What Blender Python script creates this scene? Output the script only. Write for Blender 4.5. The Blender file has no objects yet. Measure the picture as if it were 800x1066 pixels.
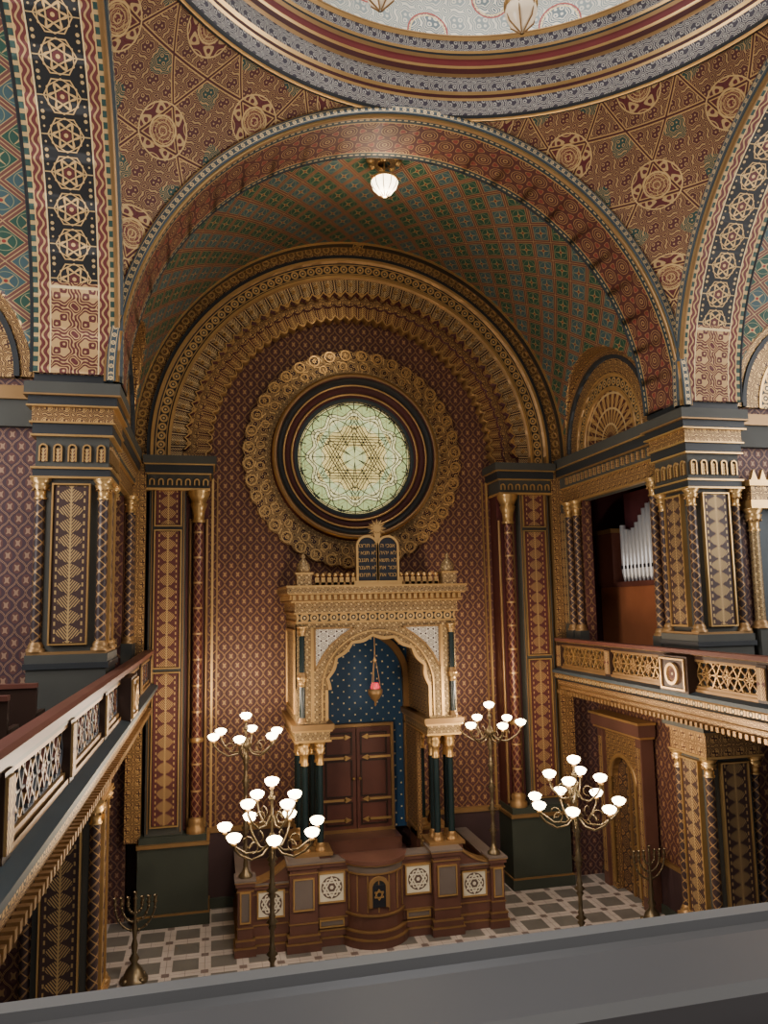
import bpy, bmesh, math, random
from math import sin, cos, pi, sqrt, radians, atan2, asin, floor
from mathutils import Matrix, Vector
random.seed(3)
# ------------------------------------------------------------------ node maths
NT=None
class S:
    def __init__(s,k): s.k=k
    def __add__(a,b): return M_('ADD',a,b)
    def __radd__(a,b): return M_('ADD',b,a)
    def __sub__(a,b): return M_('SUBTRACT',a,b)
    def __rsub__(a,b): return M_('SUBTRACT',b,a)
    def __mul__(a,b): return M_('MULTIPLY',a,b)
    def __rmul__(a,b): return M_('MULTIPLY',b,a)
    def __truediv__(a,b): return M_('DIVIDE',a,b)
def M_(op,*a):
    n=NT.nodes.new('ShaderNodeMath'); n.operation=op
    for i,x in enumerate(a):
        if isinstance(x,S): NT.links.new(x.k,n.inputs[i])
        else: n.inputs[i].default_value=x
    return S(n.outputs[0])
fr=lambda x:M_('FRACT',x); ab=lambda x:M_('ABSOLUTE',x); mn=lambda a,b:M_('MINIMUM',a,b); mx=lambda a,b:M_('MAXIMUM',a,b)
si=lambda x:M_('SINE',x); co=lambda x:M_('COSINE',x); lt=lambda a,b:M_('LESS_THAN',a,b); gt=lambda a,b:M_('GREATER_THAN',a,b)
sq=lambda x:M_('SQRT',x)
def near(x,t): return lt(ab(fr(x+0.5)-0.5),t)
def mixc(f,a,b):
    n=NT.nodes.new('ShaderNodeMix'); n.data_type='RGBA'
    for i,x in ((0,f),(6,a),(7,b)):
        if isinstance(x,S): NT.links.new(x.k,n.inputs[i])
        elif i==0: n.inputs[0].default_value=x
        else: n.inputs[i].default_value=(x[0],x[1],x[2],1)
    return S(n.outputs[2])
GOLD=(.60,.38,.15); GOLD2=(.42,.25,.10); PALEG=(.72,.53,.27)
MATS={}
def mat(name,base,fn=None,rough=.5,metal=0.0,bump=.0,emit=0,mott=.25,gm=.5,kb=.62,kg=.85,spec=.3,sat=1.02):
    global NT
    m=bpy.data.materials.new(name); m.use_nodes=True; NT=m.node_tree
    b=NT.nodes['Principled BSDF']
    b.inputs['Specular IOR Level'].default_value=spec
    if emit: kb=kg=1.0
    def sc(c,k):
        L=.3*c[0]+.5*c[1]+.2*c[2]
        return tuple(max(.002,min(.95,(L+(x-L)*sat)*k)) for x in c)
    base=sc(base,kg if metal else kb)
    uvn=NT.nodes.new('ShaderNodeUVMap'); uvn.uv_map='UVMap'
    sp=NT.nodes.new('ShaderNodeSeparateXYZ'); NT.links.new(uvn.outputs[0],sp.inputs[0])
    u,v=S(sp.outputs[0]),S(sp.outputs[1])
    col=base; gmask=None
    if fn:
        for L in fn(u,v):
            col=mixc(L[0],col,sc(L[1],kg if len(L)>2 else kb))
            if len(L)>2: gmask=L[0] if gmask is None else mx(gmask,L[0])
    if mott:
        tc=NT.nodes.new('ShaderNodeTexCoord'); nz=NT.nodes.new('ShaderNodeTexNoise'); nz.inputs['Scale'].default_value=1.7; nz.inputs['Detail'].default_value=4
        NT.links.new(tc.outputs['Object'],nz.inputs['Vector'])
        f=S(nz.outputs['Fac'])*(mott*2)+(1-mott)
        n=NT.nodes.new('ShaderNodeVectorMath'); n.operation='SCALE'
        if isinstance(col,S): NT.links.new(col.k,n.inputs[0])
        else: n.inputs[0].default_value=col
        NT.links.new(f.k,n.inputs['Scale']); colk=n.outputs[0]
        NT.links.new(colk,b.inputs['Base Color'])
    else:
        if isinstance(col,S): colk=col.k; NT.links.new(colk,b.inputs['Base Color'])
        else: colk=None; b.inputs['Base Color'].default_value=(*col,1)
    b.inputs['Roughness'].default_value=rough
    if gmask is not None:
        NT.links.new((gmask*gm).k,b.inputs['Metallic'])
        if bump:
            bn=NT.nodes.new('ShaderNodeBump'); bn.inputs['Strength'].default_value=bump; bn.inputs['Distance'].default_value=.02
            NT.links.new(gmask.k,bn.inputs['Height']); NT.links.new(bn.outputs[0],b.inputs['Normal'])
    else: b.inputs['Metallic'].default_value=metal
    if emit:
        if colk: NT.links.new(colk,b.inputs['Emission Color'])
        else: b.inputs['Emission Color'].default_value=(*col,1)
        b.inputs['Emission Strength'].default_value=emit
    MATS[name]=m
TAU=2*pi
def H(u,v,s):
    k=TAU/s
    return co(u*k)+co(u*(k*.5)+v*(k*.866))+co(u*(k*.5)-v*(k*.866))
def A(u,v,s):
    k=TAU/s
    return co(u*k)+co(v*k)+co((u+v)*k)*co((u-v)*k)*.8+si(u*(2*k))*si(v*(2*k))*.5
def latt(u,v,w,h):
    a=u/w+v/h; b=u/w-v/h
    return a,b
def f_wall(w,h,c=GOLD,t=.07):
    def f(u,v):
        a,b=latt(u,v,w,h)
        wob=si(a*TAU)*.05
        wob2=si(b*TAU)*.05
        ln=mx(near(a+wob2,t),near(b+wob,t))
        ln2=mx(near(a+wob2,t*.35),near(b+wob,t*.35))
        da=fr(a)-.5; db=fr(b)-.5; d=sq(da*da+db*db)
        fl=lt(ab(da*db),.008)*lt(d,.25)
        return [(lt(d,.33),(.15,.060,.048)),(fl,c,1),(ln,c,1),(ln2,(.10,.035,.035))]
    return f
def f_vault(u,v):
    a,b=latt(u,v,.56,.74)
    da=fr(a)-.5; db=fr(b)-.5; d=mx(ab(da),ab(db)); dd=sq(da*da+db*db)
    st=lt(ab(da*db),.004)*lt(dd,.30)
    par=lt(fr(M_('FLOOR',a)*.5+.01),.3)
    return [(par,(.05,.105,.115)),(lt(ab(dd-.33),.012),(.26,.27,.14)),(gt(d,.38),(.17,.058,.04)),(lt(ab(d-.39),.012),(.48,.33,.15),1),(gt(d,.485),(.50,.33,.15),1),(st,(.46,.33,.15),1),(lt(dd,.06),(.30,.05,.04))]
def f_pend(u,v):
    f=H(u,v,1.35); g=A(u,v,.30); g2=H(u,v,.45)
    star=gt(f,1.0)
    k=1/1.35
    ln=mx(near(v*(k*1.155)+.5,.03),mx(near((u+v*.577)*k+.5,.026),near((u-v*.577)*k+.5,.026)))
    li=mx(near(v*(k*1.155)+.5,.014),mx(near((u+v*.577)*k+.5,.012),near((u-v*.577)*k+.5,.012)))
    ar=near(g*1.2,.16); a2=near(g2*.8,.13)
    return [(lt(f,-1.25),(.03,.085,.07)),(star,(.20,.035,.035)),(ar,(.50,.32,.14),1),(star*lt(f,2.2),(.16,.03,.03)),(star*a2,(.60,.40,.18),1),(ln,GOLD,1),(li,(.12,.03,.03)),(mx(lt(ab(f-1.0),.09),lt(ab(f-2.35),.08)),(.68,.46,.20),1)]
def f_band(w,base2=(.03,.055,.065),s=.36,c=GOLD):
    def f(u,v):
        g=H(v,u,s)
        return [(near(g*.75,.13),(.48,.30,.13),1),(lt(g,-1.25),(.28,.06,.05)),(gt(ab(u),w*.5-.13),base2),(lt(ab(ab(u)-(w*.5-.13)),.012),c,1),(lt(ab(ab(u)-(w*.5-.05)),.014)*lt(fr(v*9.0),.6),PALEG,1)]
    return f
def hexag(px,pz,r,t):
    a=pz; b=px*.866-pz*.5; c=px*(-.866)-pz*.5
    T1=mx(a,mx(b,c)); T2=mx(a*-1.0,mx(b*-1.0,c*-1.0))
    return mx(lt(ab(T1-r),t)*1.0,lt(ab(T2-r),t)*1.0),T1,T2
def hexd(px,pz):
    return mx(ab(pz),mx(ab(px*.866+pz*.5),ab(px*.866-pz*.5)))
def f_star(u0,v0):
    s_=.80
    u=u0*(1/s_); v=v0*(1/s_)
    P=.60
    p=(fr(v/P)-.5)*P; r=sq(u*u+p*p)
    h,T1,T2=hexag(p,u,.105,.012)
    hx=lt(ab(hexd(u,p)-.255),.010); hx2=lt(ab(hexd(p,u)-.235),.009)
    th=M_('ARCTAN2',p,u)
    pet=lt(ab(r-.17-co(th*6.0)*.045),.013)
    dots=mx(lt(sq((ab(u)-.34)*(ab(u)-.34)+(ab(p)-.25)*(ab(p)-.25)),.03),lt(sq((ab(u)-.34)*(ab(u)-.34)+(ab(p)-.12)*(ab(p)-.12)),.018))
    sp=lt(ab(p),.010)*gt(ab(u),.2)*lt(ab(u),.40)
    av=ab(v0); au=ab(u0)
    end=gt(av,6.05)
    leaf=near(A(u0,v0,.40)*1.0,.20)
    bord=near(au*12.0+si(v0*26.0)*.35,.17)
    G=(.58,.37,.15)
    L=[(lt(r,.09),(.12,.02,.02)),(mx(h,mx(hx,hx2)),G,1),(pet,G,1),(lt(r,.035),G,1),(mx(dots,sp),(.48,.33,.15),1),
       (end,(.13,.026,.024)),(end*leaf,(.50,.31,.13),1),(end*lt(ab(av-6.12),.02),PALEG,1),
       (gt(au,.335),(.15,.028,.026)),(gt(au,.335)*bord,(.46,.29,.12),1),(lt(ab(au-.335),.010),PALEG,1),(gt(au,.49),(.03,.075,.06)),(gt(au,.49)*lt(fr(v0*7.0),.4),(.45,.30,.13),1),(lt(ab(au-.49),.008),GOLD,1)]
    return L
def f_leaf(per=.26,w=.15,c=GOLD):
    def f(u,v):
        s=fr(v/per); lf=lt(ab(u),si(s*pi)*w+.012)
        ve=near((v-ab(u)*1.3)/.052,.25)
        return [(gt(ab(u),w+.02)*lt(fr(v*9.0),.5)*lt(ab(u),w+.045),c,1),(lf*ve,c,1),(lt(ab(u),.012),c,1)]
    return f
def f_arab(s=.3,k=1.1,t=.17,c=GOLD):
    return lambda u,v:[(near(A(u,v,s)*k,t),c,1)]
def f_bead(p=.16,r=.05,c=GOLD):
    def f(u,v):
        x=(fr(u/p)-.5)*p; d=sq(x*x+v*v)
        return [(lt(ab(d-r),r*.3),c,1),(lt(d,r*.35),PALEG,1),(lt(ab(ab(v)-r*1.55),r*.16),c,1)]
    return f
def f_spiral(n,k,c=GOLD):
    def f(u,v):
        a=u*n+v*k; b=u*n-v*k
        return [(near(a,.11),c,1),(near(b,.05),GOLD2,1)]
    return f
def f_carved(u,v):
    a=near(u*7.0+v*5.0,.18); b=near(u*7.0-v*5.0,.06)
    rg=near(v/.55,.035)
    return [(a,(.26,.12,.08),1),(b,(.42,.26,.11),1),(rg,(.52,.34,.15),1)]
def f_fringe(p,c=GOLD):
    def f(u,v):
        x=(fr(u/p)-.5)*p
        ch=near((v-ab(x)*1.4)/.055,.25)*lt(ab(x),p*.36)
        return [(mx(lt(ab(x),.012),ch),c,1),(gt(ab(x),p*.46),c,1)]
    return f
mat('wall_lattice',(.10,.034,.031),f_wall(.29,.41,(.44,.26,.12),.05),rough=.55,bump=.3,kb=.62,kg=.78)
mat('wall_purple',(.085,.04,.05),f_wall(.26,.36,(.34,.21,.14),.05),rough=.6,bump=.3)
mat('vault_lattice',(.018,.08,.05),f_vault,rough=.6,bump=.3,kb=.62,kg=.68)
mat('pendentive_pattern',(.13,.030,.027),f_pend,rough=.58,bump=.4,kb=.6,kg=.72,gm=.35)
mat('band_rosette',(.11,.03,.025),f_band(1.13),rough=.65,bump=.4,gm=.2,kg=.62)
mat('band_star',(.008,.008,.008),f_star,rough=.62,bump=.4,gm=.25,kg=.8)
mat('panel_leaf',(.13,.036,.033),f_leaf(c=(.52,.34,.14)),rough=.5,bump=.5)
mat('panel_leaf_dark',(.07,.035,.03),f_leaf(.22,.15,(.48,.32,.14)),rough=.5,bump=.5)
mat('stone_green',(.08,.08,.068),rough=.6,sat=1)
mat('plinth_green',(.058,.068,.052),rough=.55)
mat('dado_plum',(.07,.038,.04),rough=.55)
mat('blue_trim',(.065,.088,.10),rough=.5)
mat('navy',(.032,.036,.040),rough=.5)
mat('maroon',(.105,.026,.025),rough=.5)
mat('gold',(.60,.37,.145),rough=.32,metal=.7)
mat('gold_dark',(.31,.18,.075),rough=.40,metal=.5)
mat('gold_arab',(.08,.026,.02),f_arab(.24,1.1,.20,(.58,.36,.14)),rough=.42,bump=.6)
mat('gold_arab_fine',(.08,.038,.025),f_arab(.15,1.0,.22,(.64,.44,.20)),rough=.42,bump=.5)
mat('gold_lace',(.08,.028,.021),lambda u,v:[(near(A(u,v,.30)*1.3,.22),(.68,.44,.18),1)],rough=.36,bump=.8)
mat('fringe_in',(.11,.022,.02),f_fringe(pi*3.64/46),rough=.4,bump=.6)
mat('fringe_mid',(.065,.025,.022),f_fringe(pi*4.05/46,PALEG),rough=.4,bump=.6)
mat('bead_dark',(.027,.027,.027),f_bead(.20,.07),rough=.42,bump=.6)
mat('bead_blue',(.065,.09,.105),f_bead(.12,.025,PALEG),rough=.5,bump=.6)
mat('col_red',(.095,.02,.022),f_carved,rough=.38,bump=.6)
mat('col_dark',(.052,.03,.03),f_spiral(5.0,6.0,(.30,.18,.09)),rough=.45,bump=.3)
mat('col_black',(.015,.03,.032),rough=.2,spec=.5)
mat('marble_brown',(.165,.075,.055),rough=.32,mott=.4)
mat('marble_grey',(.20,.16,.14),rough=.35,mott=.35)
mat('wood_red',(.17,.062,.045),rough=.4,mott=.35)
mat('wood_dark',(.05,.026,.018),rough=.4,mott=.35)
mat('wood_orange',(.34,.12,.055),rough=.4,mott=.3,kb=.9)
mat('organ_room',(.10,.025,.03),rough=.7)
mat('pipe_tin',(.75,.75,.76),rough=.35,metal=.5,mott=0,kg=1,sat=1)
mat('bronze',(.16,.12,.07),rough=.33,metal=.7)
mat('black_stone',(.02,.022,.03),rough=.3)
mat('rail_tracery',(.10,.11,.125),rough=.5)
mat('cream_filigree',(.70,.64,.52),lambda u,v:[(near(H(u,v,.16)*.8+.2,.20),(.07,.04,.04))],rough=.5,kb=.85)
def f_creamstar(u,v):
    r=sq(u*u+v*v); h,T1,T2=hexag(u,v,.09,.014)
    th=M_('ARCTAN2',v,u)
    inn=lt(r,.205)*(1.0-mx(h,lt(ab(r-.15-co(th*6.0)*.02),.013)))
    return [(inn*gt(r,.035),(.10,.065,.055))]
mat('cream_star',(.66,.60,.46),f_creamstar,rough=.5,kb=.85)
def f_niche(u,v):
    a,b=latt(u,v,.26,.26); da=fr(a)-.5; db=fr(b)-.5; d=sq(da*da+db*db)
    return [(lt(d,.13)*lt(ab(da*db),.003),(.85,.72,.40)),(lt(d,.05),(.85,.72,.40))]
mat('blue_stars',(.02,.065,.14),f_niche,rough=.5,mott=.2,kb=1)
def f_floor(u,v):
    c=.68
    x=ab(fr(u/c)-.5); y=ab(fr(v/c)-.5); d=mx(x,y)
    x2=ab(fr(u/c+.5)-.5); y2=ab(fr(v/c+.5)-.5)
    return [(lt(d,.34),(.14,.13,.115)),(lt(mx(x2,y2),.10),(.15,.11,.10)),(mx(near(u/(c/2),.012),near(v/(c/2),.012)),(.15,.13,.12))]
mat('floor_tiles',(.44,.38,.34),f_floor,rough=.35,mott=.3,kb=.95,sat=1)
mat('carpet_green',(.03,.06,.05),f_arab(.3,1.0,.12,(.12,.05,.04)),rough=.95)
mat('dome_pattern',(.28,.32,.30),lambda u,v:[(gt(H(u,v,1.1),.8),(.13,.17,.18)),(near(A(u,v,.42)*1.2,.20),(.66,.60,.46),1),(lt(ab(H(u,v,1.1)-.8),.14),(.40,.07,.05)),(lt(ab(H(u,v,1.1)-1.15),.09),(.80,.58,.24),1)],rough=.5,gm=.2,bump=.3,kb=.75,kg=.8)
mat('silver_lattice',(.50,.47,.42),lambda u,v:[(near(A(u,v,.26)*1.0,.27),(.07,.06,.08))],rough=.5,kb=.8)
mat('red_dots',(.24,.04,.04),f_bead(.18,.05,(.75,.60,.38)),rough=.5)
mat('fan_gold',(.11,.03,.025),lambda u,v:(lambda r,th:[(near(th*(14/pi)+0*r,.26)*gt(r,.15)+0.0,GOLD,1),(near(r*3.0,.07),PALEG,1),(near(r*3.0+si(th*28.0)*.2+.5,.08),GOLD2,1)])(sq(u*u+v*v),M_('ARCTAN2',v,u)),rough=.5,bump=.5)
mat('door_lattice',(.07,.035,.03),lambda u,v:[(near(H(u,v,.32)*.8,.13),GOLD2,1)],rough=.5,bump=.5)
def f_glass(u,v):
    r=sq(u*u+v*v); th=M_('ARCTAN2',v,u)
    L=lt(ab(r-.93),.008)
    for r0,a0,n in ((.80,.05,12.0),(.62,.11,6.0),(.62,-.11,6.0),(.74,.05,12.0)):
        L=mx(L,lt(ab(r-r0-co(th*n)*a0),.008))
    spk=near(th*(12/pi),.04)*gt(r,.86)
    hx=mx(near(u*7.0,.04),mx(near(u*3.5+v*6.062,.04),near(u*3.5-v*6.062,.04)))
    return [(gt(r,.80+co(th*12.0)*.05),(.34,.42,.17)),(gt(r,.93),(.56,.50,.22)),(lt(r,.62-co(th*6.0)*.11),(.66,.52,.19)),(lt(r,.20),(.50,.54,.25)),(lt(ab(r-.62),.05),(.46,.54,.27)),(hx*.75,(.20,.18,.06)),(mx(L,spk),(.02,.025,.012))]
mat('stained_glass',(.66,.62,.32),f_glass,rough=.4,emit=1.35,mott=.25,sat=1)
mat('window_daylight',(.85,.86,.9),lambda u,v:[(mx(near(u/.4,.04),near(v/.4,.04)),(.02,.02,.02))],emit=4,mott=0)
mat('lamp_glass',(1.0,.78,.50),rough=.3,emit=20,mott=0)
mat('lamp_glass_dim',(1.0,.80,.52),rough=.3,emit=9,mott=0)
mat('red_glass',(.8,.06,.09),rough=.1,emit=.6,mott=0)
mat('crystal',(.75,.60,.42),rough=.15,emit=.3,mott=0)
mat('rail_grey',(.15,.153,.16),rough=.34,mott=.12,sat=1)
mat('rail_edge',(.25,.255,.255),rough=.38,mott=.1,sat=1)
# ------------------------------------------------------------------ mesh builder
class MB:
    def __init__(s,name): s.name=name; s.vs=[]; s.fs=[]; s.uv=[]; s.mi=[]; s.sm=[]; s.mats=[]; s.T=Matrix.Identity(4)
    def f(s,pts,uvs,m,smooth=False):
        i=len(s.vs); s.vs+= [s.T@Vector(p) for p in pts]; s.fs.append(list(range(i,i+len(pts)))); s.uv.append(uvs)
        if m not in s.mats: s.mats.append(m)
        s.mi.append(s.mats.index(m)); s.sm.append(smooth)
    def box(s,x0,x1,y0,y1,z0,z1,m):
        if x0>x1:x0,x1=x1,x0
        if y0>y1:y0,y1=y1,y0
        xc,yc,zc=(x0+x1)/2,(y0+y1)/2,(z0+z1)/2
        for y in (y0,y1):
            P=[(x0,y,z0),(x1,y,z0),(x1,y,z1),(x0,y,z1)]; s.f(P,[(p[0]-xc,p[2]-zc) for p in P],m)
        for x in (x0,x1):
            P=[(x,y0,z0),(x,y1,z0),(x,y1,z1),(x,y0,z1)]; s.f(P,[(p[1]-yc,p[2]-zc) for p in P],m)
        for z in (z0,z1):
            P=[(x0,y0,z),(x1,y0,z),(x1,y1,z),(x0,y1,z)]; s.f(P,[(p[0]-xc,p[1]-yc) for p in P],m)
    def frame(s,x0,x1,z0,z1,y0,y1,w,m):
        s.box(x0,x0+w,y0,y1,z0,z1,m); s.box(x1-w,x1,y0,y1,z0,z1,m); s.box(x0+w,x1-w,y0,y1,z0,z0+w,m); s.box(x0+w,x1-w,y0,y1,z1-w,z1,m)
    def lathe(s,cx,cy,cz,prof,m,n=16,a0=0,a1=TAU,smooth=True):
        rm=max(p[0] for p in prof); acc=0
        for i in range(len(prof)-1):
            (r0,z0),(r1,z1)=prof[i],prof[i+1]; L=sqrt((r1-r0)**2+(z1-z0)**2); mm=m[i] if isinstance(m,list) else m
            for k in range(n):
                t0=a0+(a1-a0)*k/n; t1=a0+(a1-a0)*(k+1)/n
                P=[(cx+r0*cos(t0),cy+r0*sin(t0),cz+z0),(cx+r0*cos(t1),cy+r0*sin(t1),cz+z0),(cx+r1*cos(t1),cy+r1*sin(t1),cz+z1),(cx+r1*cos(t0),cy+r1*sin(t0),cz+z1)]
                s.f(P,[(t0*rm,acc),(t1*rm,acc),(t1*rm,acc+L),(t0*rm,acc+L)],mm,smooth)
            acc+=L
    def ball(s,x,y,z,r,m,n=10,k=6,sz=1):
        s.lathe(x,y,z,[(max(r*sin(pi*i/k),1e-4),-r*sz*cos(pi*i/k)) for i in range(k+1)],m,n)
    def ring(s,cx,cz,ri,ro,yf,yb,m,me=None,n=96,a0=0,a1=pi,leg=0):
        me=me or m; F=lambda r,t:r(t) if callable(r) else r
        rm=(F(ri,.3)+F(ro,.3))/2
        for k in range(n):
            t0=a0+(a1-a0)*k/n; t1=a0+(a1-a0)*(k+1)/n
            q=lambda r,t,y:(cx+r*cos(t),y,cz+r*sin(t))
            a,b,c,d=F(ri,t0),F(ri,t1),F(ro,t1),F(ro,t0)
            s.f([q(a,t0,yf),q(b,t1,yf),q(c,t1,yf),q(d,t0,yf)],[(t0*rm,a-rm),(t1*rm,b-rm),(t1*rm,c-rm),(t0*rm,d-rm)],m)
            s.f([q(a,t0,yf),q(b,t1,yf),q(b,t1,yb),q(a,t0,yb)],[(t0*rm,0),(t1*rm,0),(t1*rm,yb-yf),(t0*rm,yb-yf)],me,True)
            s.f([q(d,t0,yf),q(c,t1,yf),q(c,t1,yb),q(d,t0,yb)],[(t0*rm,0),(t1*rm,0),(t1*rm,yb-yf),(t0*rm,yb-yf)],me,True)
        if leg:
            a,c=F(ri,0),F(ro,0)
            for sx in (1,-1):
                x0,x1=sorted((cx+sx*a,cx+sx*c)); xc=(x0+x1)/2
                P=[(x0,yf,cz-leg),(x1,yf,cz-leg),(x1,yf,cz),(x0,yf,cz)]; s.f(P,[(p[2]-cz,p[0]-xc) for p in P],m)
                for x in (x0,x1):
                    P=[(x,yf,cz-leg),(x,yb,cz-leg),(x,yb,cz),(x,yf,cz)]; s.f(P,[(p[2],p[1]-yf) for p in P],me)
    def soffit(s,cx,cz,R,y0,y1,m,n=96,a0=0,a1=pi):
        w=(y1-y0)/2
        for k in range(n):
            t0=a0+(a1-a0)*k/n; t1=a0+(a1-a0)*(k+1)/n
            P=[(cx+R*cos(t0),y0,cz+R*sin(t0)),(cx+R*cos(t1),y0,cz+R*sin(t1)),(cx+R*cos(t1),y1,cz+R*sin(t1)),(cx+R*cos(t0),y1,cz+R*sin(t0))]
            c=pi/2*R
            s.f(P,[(-w,t0*R-c),(-w,t1*R-c),(w,t1*R-c),(w,t0*R-c)],m,True)
    def disc(s,cx,cz,R,y,m,n=64,a0=0,a1=TAU,us=1.0):
        for k in range(n):
            t0=a0+(a1-a0)*k/n; t1=a0+(a1-a0)*(k+1)/n
            P=[(cx,y,cz),(cx+R*cos(t0),y,cz+R*sin(t0)),(cx+R*cos(t1),y,cz+R*sin(t1))]
            s.f(P,[((p[0]-cx)*us,(p[2]-cz)*us) for p in P],m)
    def tube(s,pts,r,m,n=8):
        pts=[Vector(p) for p in pts]; rings=[]
        for i,p in enumerate(pts):
            d=(pts[min(i+1,len(pts)-1)]-pts[max(i-1,0)]).normalized()
            a=d.orthogonal().normalized() if i==0 else (pa-d*pa.dot(d)).normalized()
            pa=a; b=d.cross(a); rr=r[i] if isinstance(r,list) else r
            rings.append([p+(a*cos(TAU*k/n)+b*sin(TAU*k/n))*rr for k in range(n)])
        for i in range(len(rings)-1):
            for k in range(n):
                s.f([rings[i][k],rings[i][(k+1)%n],rings[i+1][(k+1)%n],rings[i+1][k]],[(k/n,i),((k+1)/n,i),((k+1)/n,i+1),(k/n,i+1)],m,True)
    def bar(s,p0,p1,w,nrm,t,m):
        p0,p1,nrm=Vector(p0),Vector(p1),Vector(nrm); d=(p1-p0); L=d.length; d=d/L; a=d.cross(nrm).normalized()*w/2; b=nrm.normalized()*t/2
        C=lambda e,i,j:e+a*i+b*j
        for j in (-1,1): s.f([C(p0,-1,j),C(p0,1,j),C(p1,1,j),C(p1,-1,j)],[(-w/2,0),(w/2,0),(w/2,L),(-w/2,L)],m)
        for i in (-1,1): s.f([C(p0,i,-1),C(p0,i,1),C(p1,i,1),C(p1,i,-1)],[(0,0),(t,0),(t,L),(0,L)],m)
    def sweep(s,p0,p1,off,prof,m,caps=True):
        p0,p1,off=Vector(p0),Vector(p1),Vector(off); L=(p1-p0).length; acc=0
        for i in range(len(prof)-1):
            (a0,z0),(a1,z1)=prof[i],prof[i+1]; l=sqrt((a1-a0)**2+(z1-z0)**2); mm=m[i] if isinstance(m,list) else m
            q=lambda p,a,z:p+off*a+Vector((0,0,z))
            s.f([q(p0,a0,z0),q(p1,a0,z0),q(p1,a1,z1),q(p0,a1,z1)],[(0,-l/2),(L,-l/2),(L,l/2),(0,l/2)],mm); acc+=l
    def archwall(s,x1,z0,z1,rf,zs,yf,yb,m,mi,cx=0,n=72):
        ts=sorted(set([pi*k/n for k in range(n+1)]+[atan2(z1-zs,x1),pi-atan2(z1-zs,x1)]))
        def O(t):
            c,sn=abs(cos(t)),sin(t); r=min(x1/c if c>1e-6 else 1e9,(z1-zs)/sn if sn>1e-6 else 1e9)
            return (cx+r*cos(t),zs+r*sin(t))
        for k in range(len(ts)-1):
            t0,t1=ts[k],ts[k+1]; i0=(cx+rf(t0)*cos(t0),zs+rf(t0)*sin(t0)); i1=(cx+rf(t1)*cos(t1),zs+rf(t1)*sin(t1)); o0,o1=O(t0),O(t1)
            for y in (yf,yb):
                P=[i0,o0,o1,i1]; s.f([(p[0],y,p[1]) for p in P],[(p[0]-cx,p[1]-zs) for p in P],m)
            s.f([(i0[0],yf,i0[1]),(i1[0],yf,i1[1]),(i1[0],yb,i1[1]),(i0[0],yb,i0[1])],[(t0,0),(t1,0),(t1,yb-yf),(t0,yb-yf)],mi)
        if zs>z0:
            r=rf(0)
            s.box(cx+r,cx+x1,yf,yb,z0,zs,m); s.box(cx-x1,cx-r,yf,yb,z0,zs,m)
    def prism(s,poly,y0,y1,m):
        for y in (y0,y1): s.f([(p[0],y,p[1]) for p in poly],[(p[0],p[1]) for p in poly],m)
        for i in range(len(poly)):
            a,b=poly[i],poly[(i+1)%len(poly)]
            s.f([(a[0],y0,a[1]),(b[0],y0,b[1]),(b[0],y1,b[1]),(a[0],y1,a[1])],[(0,0),(1,0),(1,1),(0,1)],m)
    def done(s):
        me=bpy.data.meshes.new(s.name); me.from_pydata([tuple(v) for v in s.vs],[],s.fs)
        for m in s.mats: me.materials.append(MATS[m])
        ul=me.uv_layers.new(name='UVMap'); i=0
        for fuv in s.uv:
            for c in fuv: ul.data[i].uv=(c[0],c[1]); i+=1
        me.polygons.foreach_set('material_index',s.mi); me.polygons.foreach_set('use_smooth',s.sm)
        bm=bmesh.new(); bm.from_mesh(me); bmesh.ops.remove_doubles(bm,verts=bm.verts,dist=1e-4); bmesh.ops.recalc_face_normals(bm,faces=bm.faces); bm.to_mesh(me); bm.free()
        o=bpy.data.objects.new(s.name,me); bpy.context.collection.objects.link(o); return o
MIR=Matrix.Diagonal((-1,1,1,1))
def ROT(deg): return Matrix.Translation((0,7,0))@Matrix.Rotation(radians(deg),4,'Z')@Matrix.Translation((0,-7,0))
CZ=9.9; E=6.45
def column(b,x,y,z0,z1,r,m,cap=.28,base=.14,mc='gold',n=14):
    b.lathe(x,y,z0,[(r*1.7,0),(r*1.7,base*.3),(r*1.3,base*.4),(r*1.45,base*.6),(r*1.05,base)],'gold_dark',n)
    b.lathe(x,y,0,[(r,z0+base),(r*.96,z1-cap)],m,n)
    b.lathe(x,y,z1-cap,[(r*1.2,0),(r*1.2,cap*.08),(r*.98,cap*.12),(r*1.05,cap*.4),(r*1.7,cap*.72),(r*1.25,cap*.74),(r*1.9,cap*.95),(r*1.9,cap)],mc,n)
    for k in range(8):
        t=TAU*k/8; b.ball(x+r*1.35*cos(t),y+r*1.35*sin(t),z1-cap*.52,r*.28,'gold_dark',5,4)
# ------------------------------------------------------------------ floor and shell
b=MB('floor')
P=[(-11,-3,0),(11,-3,0),(11,18.3,0),(-11,18.3,0)]
b.f(P,[(p[0],p[1]) for p in P],'floor_tiles'); b.done()

b=MB('wall_back')
b.box(-11,11,18,18.3,0,16,'wall_lattice')
for sx in (1,-1):
    b.T=MIR if sx<0 else Matrix.Identity(4)
    b.box(0,5.9,17.93,18,0,1.55,'dado_plum'); b.box(0,5.9,17.9,18,1.55,1.66,'gold_dark')
    b.box(2.6,5.9,17.86,18,0,.2,'plinth_green')
    b.box(3.30,3.35,17.95,18,1.66,9.4,'gold'); b.box(3.20,3.235,17.96,18,1.66,9.4,'gold_dark')
b.done()

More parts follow.
